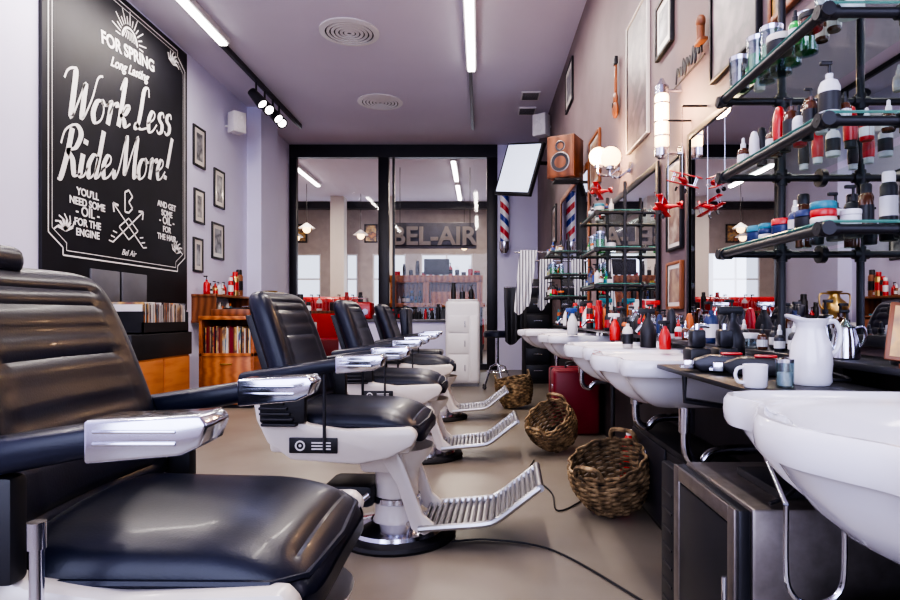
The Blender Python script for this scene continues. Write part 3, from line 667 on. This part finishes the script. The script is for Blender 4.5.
def tube_lamp(y,z0,z1):
    b=B(); x=.90
    b.lathe([(0,0),(.02,0),(.035,.012),(.035,.05),(.03,.055)],CHR,(x,y,z0-.055)); b.lathe([(.034,0),(.034,.04),(.02,.055),(.008,.08),(0,.085)],CHR,(x,y,z1))
    b.lathe([(0,0),(.030,0),(.034,.01),(.034,z1-z0-.01),(.03,z1-z0),(0,z1-z0)],GLOBE,(x,y,z0))
    for z in (z0+.05,z0+.12,z1-.05): b.lathe([(.035,0),(.037,0),(.037,.008),(.035,.008),(.035,0)],CHR,(x,y,z))
    for z in (z0-.03,z1+.02): b.cyl((x,y,z),(XR-.002,y,z),.009,CHR)
    b.lathe([(0,0),(.04,0),(.04,.01),(0,.012)],CHR,M=Matrix.Translation((XR-.014,y,z0-.03))@Matrix.Rotation(math.pi/2,4,'Y'))
    b.done('tube_wall_lamp')
tube_lamp(2.97,1.78,2.04)
for (x,y,z) in ((.84,4.25,2.07),(.86,3.95,1.99)):
    b=B(); b.sph((x,y,z),.068,GLOBE); b.tube(catmull([(XR-.002,y,z-.07),(.92,y,z-.13),(x,y,z-.12),(x,y,z-.06)],6),.009,CHR); b.cyl((x,y,z-.08),(x,y,z-.055),.03,CHR); b.cyl((XR-.015,y,z-.07),(XR-.001,y,z-.07),.04,CHR); b.done('globe_wall_lamp')
def toy(x,y,z,rz,s=1.,col=RED,hook=False):
    b=B(); M=Matrix.Translation((x,y,z))@Matrix.Rotation(rz,4,'Z')@Matrix.Rotation(.35,4,'X')@Matrix.Scale(s,4)
    b.tube([M@Vector(v) for v in ((-.09,0,0),(-.05,0,.004),(.03,0,.008),(.08,0,.004),(.10,0,0))],.015,col,10,rs=[.004*s,.011*s,.02*s,.018*s,.008*s])
    for z_ in (-.018,.042): b.box(.01,.055,-.10,.10,z_,z_+.006,col,.002,M)
    for q in (-.07,.07):
        for xx in (.015,.05): b.cyl(M@Vector((xx,q,-.016)),M@Vector((xx,q,.044)),.003*s,CHR,6)
    b.box(-.09,-.065,-.04,.04,.002,.006,col,.001,M); b.box(-.095,-.07,-.002,.002,.002,.035,col,.001,M)
    b.box(.101,.104,-.045,.045,-.004,.004,WHT,.001,M)
    for q in (-.03,.03): b.cyl(M@Vector((.04,q,-.05)),M@Vector((.04,q+.006,-.05)),.015*s,BLK,12); b.cyl(M@Vector((.04,q,-.05)),M@Vector((.04,q*.3,-.01)),.002*s,CHR,6)
    if hook: b.cyl((x,y,z+.01),(x,y,1.87),.0012,CHR,5); b.tube([(x,y,1.87),(XR-.002,y,1.87)],.005,BLK,6)
    b.done('toy_biplane')
toy(.89,2.64,1.54,1.0,.72,hook=True); toy(.89,2.84,1.46,2.5,.72,hook=True)
toy(.78,3.85,1.74,2.6,.75)
def speaker(x,y,z,w,d,h,rz,m,front=BLK,cone=DGREY):
    b=B(); M=Matrix.Translation((x,y,z))@Matrix.Rotation(rz,4,'Z')
    b.box(-w/2,w/2,-d/2,d/2,0,h,m,.006,M); b.box(-w/2+.012,w/2-.012,-d/2-.006,-d/2,.012,h-.012,front,.002,M)
    for zz_,r in ((h*.36,w*.32),(h*.74,w*.17)):
        MM=M@Matrix.Translation((0,-d/2-.006,zz_))@Matrix.Rotation(math.pi/2,4,'X')
        b.lathe([(r,0),(r,.006),(r*.85,.006),(r*.3,-.012),(0,-.004)],cone,M=MM,seg=20); b.lathe([(r,.0),(r*1.1,0),(r*1.1,.004),(r,.006)],SILV if m is WOOD2 else WHT,M=MM,seg=20)
    return b,M
b,M=speaker(.79,5.55,2.20,.26,.26,.38,-.5,WOOD2,WOOD2); b.cyl((.85,5.6,2.19),(.995,5.6,2.19),.015,BLK); b.box(.68,.92,5.45,5.65,2.18,2.198,BLK); b.done('bookshelf_speaker')
b,M=speaker(.86,8.4,3.45,.2,.16,.3,-.6,WHT,WHT,WHT); b.cyl((.88,8.44,3.6),(.998,8.44,3.6),.015,WHT); b.done('wall_speaker')
b,M=speaker(XL+.16,7.75,3.30,.17,.16,.26,.9,WHT,WHT,WHT); b.cyl((XL+.002,7.79,3.4),(XL+.12,7.79,3.4),.015,WHT); b.done('wall_speaker')
TVE=mat('tv_screen_lit',(.5,.55,.7),.2,emit=(.72,.80,1),es=.9)
b=B(); M=Matrix.Translation((.50,7.9,2.88))@Matrix.Rotation(math.radians(-44),4,'Z')@Matrix.Rotation(math.radians(-12),4,'X')@Matrix.Rotation(math.radians(10),4,'Y')
b.box(-.32,.32,0,.06,-.36,.36,BLK,.008,M); b.quad(*[M@Vector(v) for v in ((-.29,-.002,-.32),(.29,-.002,-.32),(.29,-.002,.33),(-.29,-.002,.33))],TVE)
b.tube([M@Vector((0,.06,0)),(.75,8.1,3.0),(XR-.002,8.1,3.0)],.025,BLK); b.box(XR-.02,XR-.001,8.0,8.2,2.85,3.15,BLK); b.done('television')
b=B(); x,y=.42,YP-.14
SP=ramp_mat('barber_pole_stripes',[(.02,.05,.35),(.8,.8,.85),(.6,.03,.05),(.8,.8,.85)],1.5,.3,'diag',(1.,0,1.))
b.lathe([(.075,2.2),(.075,3.05)],SP,(x,y,0)); b.lathe([(0,1.98),(.05,2.0),(.09,2.08),(.09,2.2),(.07,2.21)],CHR,(x,y,0)); b.lathe([(.07,3.04),(.09,3.05),(.09,3.15),(.05,3.22),(0,3.25)],CHR,(x,y,0))
for z in (2.12,3.1): b.cyl((x,y,z),(x,YP,z),.02,CHR)
b.done('barber_pole')
def cloth(b,x0,x1,y,zt,zb,m,amp=.02,sk=0):
    V=[];F=[];n=24
    for i in range(n+1):
        t=i/n
        for j in range(9):
            s=j/8; xx=x0+(x1-x0)*(t*(1-.12*s)+.06*s)+sk*s; V.append((xx, y-.015-amp*math.sin(t*14)*s-.01*s, zt-(zt-zb)*s-.05*math.sin(t*5)*s))
    for i in range(n):
        for j in range(8): F.append([i*9+j,i*9+j+1,(i+1)*9+j+1,(i+1)*9+j])
    b.add(V,F,m)
b=B(); b.cyl((.40,6.95,1.68),(.985,6.95,1.68),.012,CHR); cloth(b,.46,.66,6.95,1.70,1.0,TOWEL,sk=-.08); b.done('hanging_towel')
b=B(); cloth(b,.72,.88,7.2,1.62,1.05,TOWEL,sk=-.04); b.cyl((.66,7.2,1.60),(.985,7.2,1.60),.012,CHR); b.done('hanging_towel')
b=B(); b.cyl((.30,7.6,1.30),(.985,7.6,1.30),.012,CHR); cloth(b,.30,.58,7.6,1.30,.62,BLK,.03); b.done('barber_cape')

b=B(); x,y=.22,7.75
b.lathe([(0,.66),(.15,.66),(.18,.675),(.18,.72),(.15,.745),(0,.75)],LEA,(x,y,0),28); b.cyl((x,y,.3),(x,y,.66),.025,CHR)
for k in range(5):
    a=k*2*math.pi/5; b.tube([(x,y,.32),(x+.1*math.cos(a),y+.1*math.sin(a),.28),(x+.2*math.cos(a),y+.2*math.sin(a),.03)],.012,CHR); b.sph((x+.2*math.cos(a),y+.2*math.sin(a),.026),.025,RUB)
b.tube([(x+.14*math.cos(k*math.pi/10),y+.14*math.sin(k*math.pi/10),.22) for k in range(21)],.008,CHR); b.done('bar_stool')
b=B(); b.box(-.46,0,7.95,8.35,.03,1.14,WHT,.05,seg=4); b.box(-.44,-.02,7.97,8.33,0,.035,GREY)
b.box(-.43,-.03,7.975,8.3,1.14,1.16,WHT,.01)
for z0,z1 in ((.08,.42),(.44,.70),(.72,.94)): b.box(-.42,-.15,7.938,7.95,z0,z1,WHT,.006); b.cyl((-.2,7.93,(z0+z1)/2-.04),(-.2,7.93,(z0+z1)/2+.04),.006,CHR)
b.box(-.13,-.03,7.938,7.95,.08,.94,WHT,.006); b.done('storage_cabinet')
b=B(); 
for k in range(3): item(b,-.36+.12*k,8.15,1.161,[3,7,0][k],[BLK,DGREY,BLK][k],BLK,1.3)
b.done('counter_bottles')
b=B(); b.box(.62,.98,8.3,8.9,0,1.45,BLK,.01)
for k in range(6): b.box(.64,.96,8.285,8.3,.06+.23*k,.26+.23*k,FRM,.006); b.cyl((.74,8.275,.18+.23*k),(.86,8.275,.18+.23*k),.007,CHR)
b.done('drawer_unit')

# ---------------------------------------------------------------- left side furniture
for (y0,y1,z0,z1) in ((6.88,7.18,2.68,3.15),(6.9,7.16,2.02,2.42),(7.42,7.72,2.30,2.78),(6.88,7.12,1.45,1.85),(7.36,7.70,1.65,2.1)):
    framed('framed_picture',y0,y1,z0,z1,ART[0],BLK,w=.025,side='L',mat_w=.05)
b=B(); b.box(-3.28,-2.76,4.75,5.75,.58,.79,BLK,.006); b.box(-3.27,-2.78,4.77,5.73,.04,.58,WOOD,.004)
for y in (4.79,5.26): b.box(-2.782,-2.765,y,y+.455,.06,.565,WOOD,.004)
for x in (-3.22,-2.84):
    for y in (4.85,5.65): b.cyl((x,y,0),(x,y,.05),.02,BLK)
b.done('record_cabinet')
def crate(x0,x1,y0,y1,z,h,name='record_crate'):
    b=B(); t=.012
    b.box(x0,x1,y0,y1,z,z+t,BLK); b.box(x0,x0+t,y0,y1,z,z+h*.7,BLK); b.box(x1-t,x1,y0,y1,z,z+h*.35,BLK); b.box(x0,x1,y0,y0+t,z,z+h*.7,BLK); b.box(x0,x1,y1-t,y1,z,z+h*.7,BLK)
    y=y0+.02
    while y<y1-.02:
        hh=h*random.uniform(.9,1.0); m=random.choice([REC,WHT,ART[1],ART[0],ART[2],BLK,CREAM,GREY]); b.box(x0+.02,x1-.02,y,y+.008,z+t,z+hh,m); y+=.0105
    return b.done(name)
crate(-3.2,-2.78,4.95,5.72,.791,.27)
b=B(); X0,X1,Ya,Yb=-2.86,-2.30,6.1,6.7
b.box(X0,X0+.03,Ya,Yb,.04,.93,WOOD,.004); b.box(X1-.03,X1,Ya,Yb,.04,.93,WOOD,.004); b.box(X0,X1,Ya-.01,Yb,.90,.94,WOOD,.004); b.box(X0,X1,Ya,Yb,.04,.07,WOOD); b.box(X0,X1,Ya,Yb,.53,.56,WOOD); b.box(X0,X1,Yb-.02,Yb,.04,.93,WOOD2)
b.box(X0+.03,X1-.03,Ya+.01,Ya+.03,.07,.53,WOOD,.003); b.cyl((-2.64,Ya-.01,.45),(-2.52,Ya-.01,.45),.008,BRASS)
b.box(X0+.05,X1-.05,Ya+.05,Yb-.05,0,.04,BLK)
x=X0+.04
while x<X1-.05: b.box(x,x+.010,Ya+.03,Yb-.1,.56,.56+.28*random.uniform(.9,1),random.choice([REC,BLK,ART[1],WOOD2,ART[2],BLK,DRED,CREAM]),0); x+=.0125
b.done('record_shelf')
b=B(); M=Matrix.Translation((-2.58,6.4,.941)); b.box(-.2,.2,-.2,.2,0,.07,WOOD2,.008,M); b.lathe([(0,.07),(.15,.07),(.15,.085),(0,.087)],BLK,M=M,seg=30); b.tube([M@Vector(v) for v in ((.16,.14,.08),(.16,.14,.11),(.05,-.03,.095))],.006,CHR); b.done('record_player')
b=B(); b.box(XL+.001,XL+.28,6.85,7.9,1.16,1.19,WOOD2,.004); b.box(XL+.001,XL+.28,6.85,7.9,.86,.89,WOOD2,.004)
for y in (6.86,7.87): b.box(XL+.001,XL+.28,y,y+.025,.86,1.19,WOOD2)
for k in range(14): item(b,XL+.14+random.uniform(-.03,.03),6.95+.066*k,1.191,random.choice([3,2,0]),random.choice([RED,WHT,WOOD2,BRASS,BLK]),random.choice([WHT,RED,BLK]),random.uniform(1.,2.0))
for k in range(12): item(b,XL+.18,6.95+.075*k,.891,random.choice([1,3,8]),random.choice(LAB),random.choice(LAB),1.2)
b.done('display_shelf')
b=B(); b.lathe([(0,0),(.10,0),(.14,.05),(.17,.16),(.14,.27),(.07,.33),(.06,.38),(.10,.42),(.09,.425),(.05,.38),(0,.37)],BRASS,(-2.85,8.15,.852)); 
for sg in (1,-1): b.tube(catmull([(-2.85+.07*sg,8.15,1.24),(-2.85+.2*sg,8.15,1.23),(-2.85+.2*sg,8.15,1.08),(-2.85+.16*sg,8.15,1.03)],6),.012,BRASS)
b.done('brass_samovar')
b=B(); b.box(-3.08,-2.3,7.95,8.47,.03,.85,WHT,.01); b.box(-3.06,-2.32,7.97,8.45,0,.03,BLK)
for x in (-3.05,-2.68): b.box(x,x+.35,7.935,7.95,.06,.8,WHT,.005); b.cyl((x+.05,7.92,.4),(x+.05,7.92,.5),.006,CHR)
b.done('side_cabinet')
b=B(); 
for k in range(6): item(b,-2.62+.055*k,8.2,.852,[3,0,7,3,0,3][k],[BLK,RED,DGREY,BLK,BLK,WHT][k],BLK,random.uniform(1.3,2.2))
b.done('cabinet_clutter')
b=B(); b.box(-2.25,-.55,9.55,10.05,.0,.84,WALL,.004); b.box(-2.3,-.5,9.5,10.1,.84,.88,GREY,.006); b.done('low_counter')
b=B(); b.box(-2.2,-1.75,9.65,9.95,.882,1.16,RED,.03,seg=3); b.box(-2.15,-1.95,9.64,9.65,.93,1.1,DGREY); b.cyl((-1.85,9.64,1.0),(-1.85,9.63,1.0),.05,CHR); b.tube([(-2.1,9.8,1.16),(-2.1,9.8,1.22),(-1.85,9.8,1.22),(-1.85,9.8,1.16)],.01,CHR); b.done('red_radio')
b=B()
for k in range(10): item(b,-1.62+.105*k,9.75,.882,random.choice([0,3,6,7,3]),random.choice([RED,BLK,DGREY,BLK]),random.choice([BLK,RED,DGREY]),random.uniform(.9,1.5))
b.done('counter_bottles')

# ---------------------------------------------------------------- ceiling fixtures
def strip(x,y0,y1):
    b=B(); b.box(x-.06,x+.06,y0,y1,H-.07,H-.001,WHT,.01); b.box(x-.04,x+.04,y0+.03,y1-.03,H-.095,H-.07,TUBE,.008); b.done('ceiling_strip_light')
strips=[(-.1,4.3,7.08),(-.1,.8,3.6),(-2.72,3.6,6.4),(-2.72,.2,3.0)]
for s_ in strips: strip(*s_)
for s_ in ((-.5,11.2,12.9),(-.5,13.3,15.0),(-3.6,11.4,13.4)): strip(*s_)
b=B(); b.box(-.135,-.095,7.1,9.4,H-.05,H-.001,GREY); b.done('ceiling_track')
b=B(); b.box(-2.80,-2.76,6.45,9.3,H-.06,H-.001,DGREY)
for y,a in ((7.45,.5),(7.75,-.3),(8.05,.2),(8.3,-.6)):
    b.cyl((-2.78,y,H-.06),(-2.78,y,H-.2),.012,DGREY); p=Vector((-2.78,y,H-.24)); d=Vector((.7*math.cos(a),-.35+a*.5,-.7)).normalized()
    b.cyl(p-d*.09,p+d*.13,.055,DGREY,16,r2=.075); b.cyl(p+d*.13,p+d*.131,.055,TUBE,16)
b.done('track_spotlight')
for x,y in ((-1.36,6.25),(-1.38,8.3)):
    b=B()
    for r in (.28,.235,.19,.145,.10,.055): b.lathe([(r-.03,-.012),(r,-.012),(r,-.018),(r-.03,-.022),(r-.03,-.012)],WHT,(x,y,H),36)
    b.lathe([(0,-.002),(.27,-.002)],DGREY,(x,y,H),36); b.lathe([(.28,0),(.31,0),(.31,-.012),(.28,-.018),(.28,0)],WHT,(x,y,H),36); b.done('ceiling_vent')
b=B(); b.box(.55,.80,7.9,8.2,H-.02,H-.001,WHT,.004); b.box(.55,.80,8.5,8.8,H-.02,H-.001,WHT,.004)
for yy in (7.9,8.5):
    for k in range(6): b.box(.57,.78,yy+.03+.042*k,yy+.05+.042*k,H-.024,H-.02,DGREY)
b.done('ceiling_vent')

# ---------------------------------------------------------------- back room
b=B(); b.box(-1.75,.05,11.5,12.1,0,1.10,DGREY,.01); b.box(-1.8,.1,11.42,12.15,1.10,1.18,WOOD,.01)
b.box(-1.72,.02,11.95,12.05,1.18,1.66,WOOD2)
b.box(-1.76,.06,11.6,12.06,1.58,1.72,WOOD,.01)
for x in (-1.74,-1.1,-.06): b.box(x,x+.11,11.6,12.05,1.18,1.62,WOOD,.006)
b.box(-.95,-.1,11.62,11.94,1.18,1.40,WOOD,.01)
for k in range(6): item(b,-1.58+.08*k,11.8,1.181,random.choice([0,3,2]),random.choice([BLK,RED,AMB,WHT,NAVY,BLK,DGREY]),random.choice(LAB),1.4)
b.done('reception_desk')
b=B()
for k in range(13): item(b,-1.62+.13*k,11.8,1.721,random.choice([0,3,1,7]),random.choice([BLK,DGREY,RED,BLK,BLK]),random.choice([BLK,GREY,RED]),random.uniform(1.2,1.9))
b.box(-1.1,-.6,11.75,11.80,1.74,2.05,BLK,.01); b.box(-.9,-.8,11.72,11.84,1.721,1.74,BLK)
b.done('desk_clutter')
sg=B(); sg.cyl((-1.72,12.0,2.34),(-.10,12.0,2.34),.012,DGREY); 
for x in (-1.6,-.2): sg.cyl((x,12.0,2.34),(x,12.0,H),.006,DGREY)
sg.box(-1.75,-.07,12.02,12.05,2.28,2.80,GREY,.004)
sgo=sg.done('hanging_sign')
SG=mat('sign_face',(.36,.32,.28),.5)
text('BEL-AIR',0,0,.50,'sign_letters',sgo,0,(-.92,11.98,2.36),SG,.03,off=.014)
def pend(x,y,z):
    b=B(); b.cyl((x,y,z+.1),(x,y,H),.006,BLK); b.lathe([(.03,.12),(.05,.1),(.12,.05),(.18,0),(.17,0),(.11,.04),(.03,.09)],WHT,(x,y,z)); b.sph((x,y,z-.02),.09,GLOBE); b.done('pendant_lamp')
pend(-3.9,13.5,2.9); pend(-2.9,14.6,2.9); pend(-4.6,15,2.9); pend(-.4,15.2,2.7)
for x in (-3.55,-2.35): 
    b=B(); b.box(x-.17,x+.17,14.9,15.24,0,H,WALLB); b.box(x-.2,x+.2,14.87,15.27,0,.12,WHT); b.done('column')
b=B(); b.box(-5.2,-2.6,12.6,13.3,0,.45,DRED,.05); b.box(-5.2,-2.6,13.1,13.4,.3,1.35,RED,.08,seg=3)
for x in (-5.3,-2.65): b.box(x,x+.22,12.6,13.4,0,.62,RED,.05)
b.done('red_sofa')
b=B(); M=Matrix.Translation((-2.7,11.4,0)); b.box(-.75,.75,-.3,.3,.98,1.03,WOOD2,.006,M)
for x in (-.7,.7):
    for y in (-.25,.25): b.cyl(M@Vector((x,y,0)),M@Vector((x,y,.98)),.025,BLK)
for k in range(10): item(b,-3.3+.13*k,11.35,1.031,random.choice([0,3,7,6]),random.choice([RED,BLK,WHT,RED]),random.choice([RED,BLK]),2.0)
b.done('side_table')
fb=B()
for (x,z) in ((-5.0,2.9),(-3.1,2.9)):
    fb.box(x-.02,x+.34,YB-.03,YB-.002,z,z+.5,BLK,.004); fb.box(x+.02,x+.30,YB-.034,YB-.03,z+.04,z+.46,ART[2])
fb.done('framed_picture')
b=B(); b.box(-1.5,.1,14.6,15.2,.2,.9,RED,.08,seg=3); b.box(-1.3,-.1,14.62,15.18,.9,1.75,DGREY,.08,seg=3); b.box(-1.2,-.2,14.6,14.63,1.0,1.6,MIRR,.004)
for x in (-1.3,-.1): b.cyl((x,14.58,.6),(x,14.62,.6),.09,WHT); b.cyl((x,14.65,.2),(x,15.15,.2),.2,RUB)
b.done('parked_car')

# ---------------------------------------------------------------- lights
def area(name,loc,rot,sx,sy,en,col):
    l=bpy.data.lights.new(name,'AREA'); l.shape='RECTANGLE'; l.size=sx; l.size_y=sy; l.energy=en; l.color=col
    o=bpy.data.objects.new(name,l); S.collection.objects.link(o); o.location=loc; o.rotation_euler=rot
area('window_daylight',(-1.1,-1.62,1.9),(math.radians(90),0,0),3.5,2.7,135,(.64,.67,1.0))
for i,(x,y0,y1) in enumerate(strips): area('strip_lamp_%d'%i,(x,(y0+y1)/2,H-.105),(0,0,0),.08,y1-y0-.1,72,(1,.90,.82))
area('strip_lamp_b1',(-.5,13.1,H-.11),(0,0,0),.08,3.6,110,(1,.85,.68)); area('strip_lamp_b2',(-3.6,12.4,H-.11),(0,0,0),.08,1.9,95,(1,.85,.68))
area('back_window_daylight',(-2.2,YB-.05,1.8),(math.radians(-90),0,0),6,1.6,60,(.8,.84,1.0))
for x,y,z,e in ((.83,2.87,1.95,15),(.76,4.12,2.05,24)):
    l=bpy.data.lights.new('wall_lamp_glow','POINT'); l.energy=e; l.color=(1,.64,.34); l.shadow_soft_size=.06; o=bpy.data.objects.new('wall_lamp_glow',l); S.collection.objects.link(o); o.location=(x,y,z)
w=bpy.data.worlds.new('World'); S.world=w; w.use_nodes=True
bg=w.node_tree.nodes['Background']; bg.inputs['Color'].default_value=(.78,.83,1,1); bg.inputs['Strength'].default_value=1.6

# ---------------------------------------------------------------- camera
cam=bpy.data.cameras.new('camera'); co=bpy.data.objects.new('camera',cam); S.collection.objects.link(co)
co.location=(0,0,.95); co.rotation_euler=(math.radians(90),0,0)
cam.lens=24; cam.sensor_width=36; cam.shift_x=-30/900; cam.shift_y=15/900; cam.clip_start=.05
S.camera=co
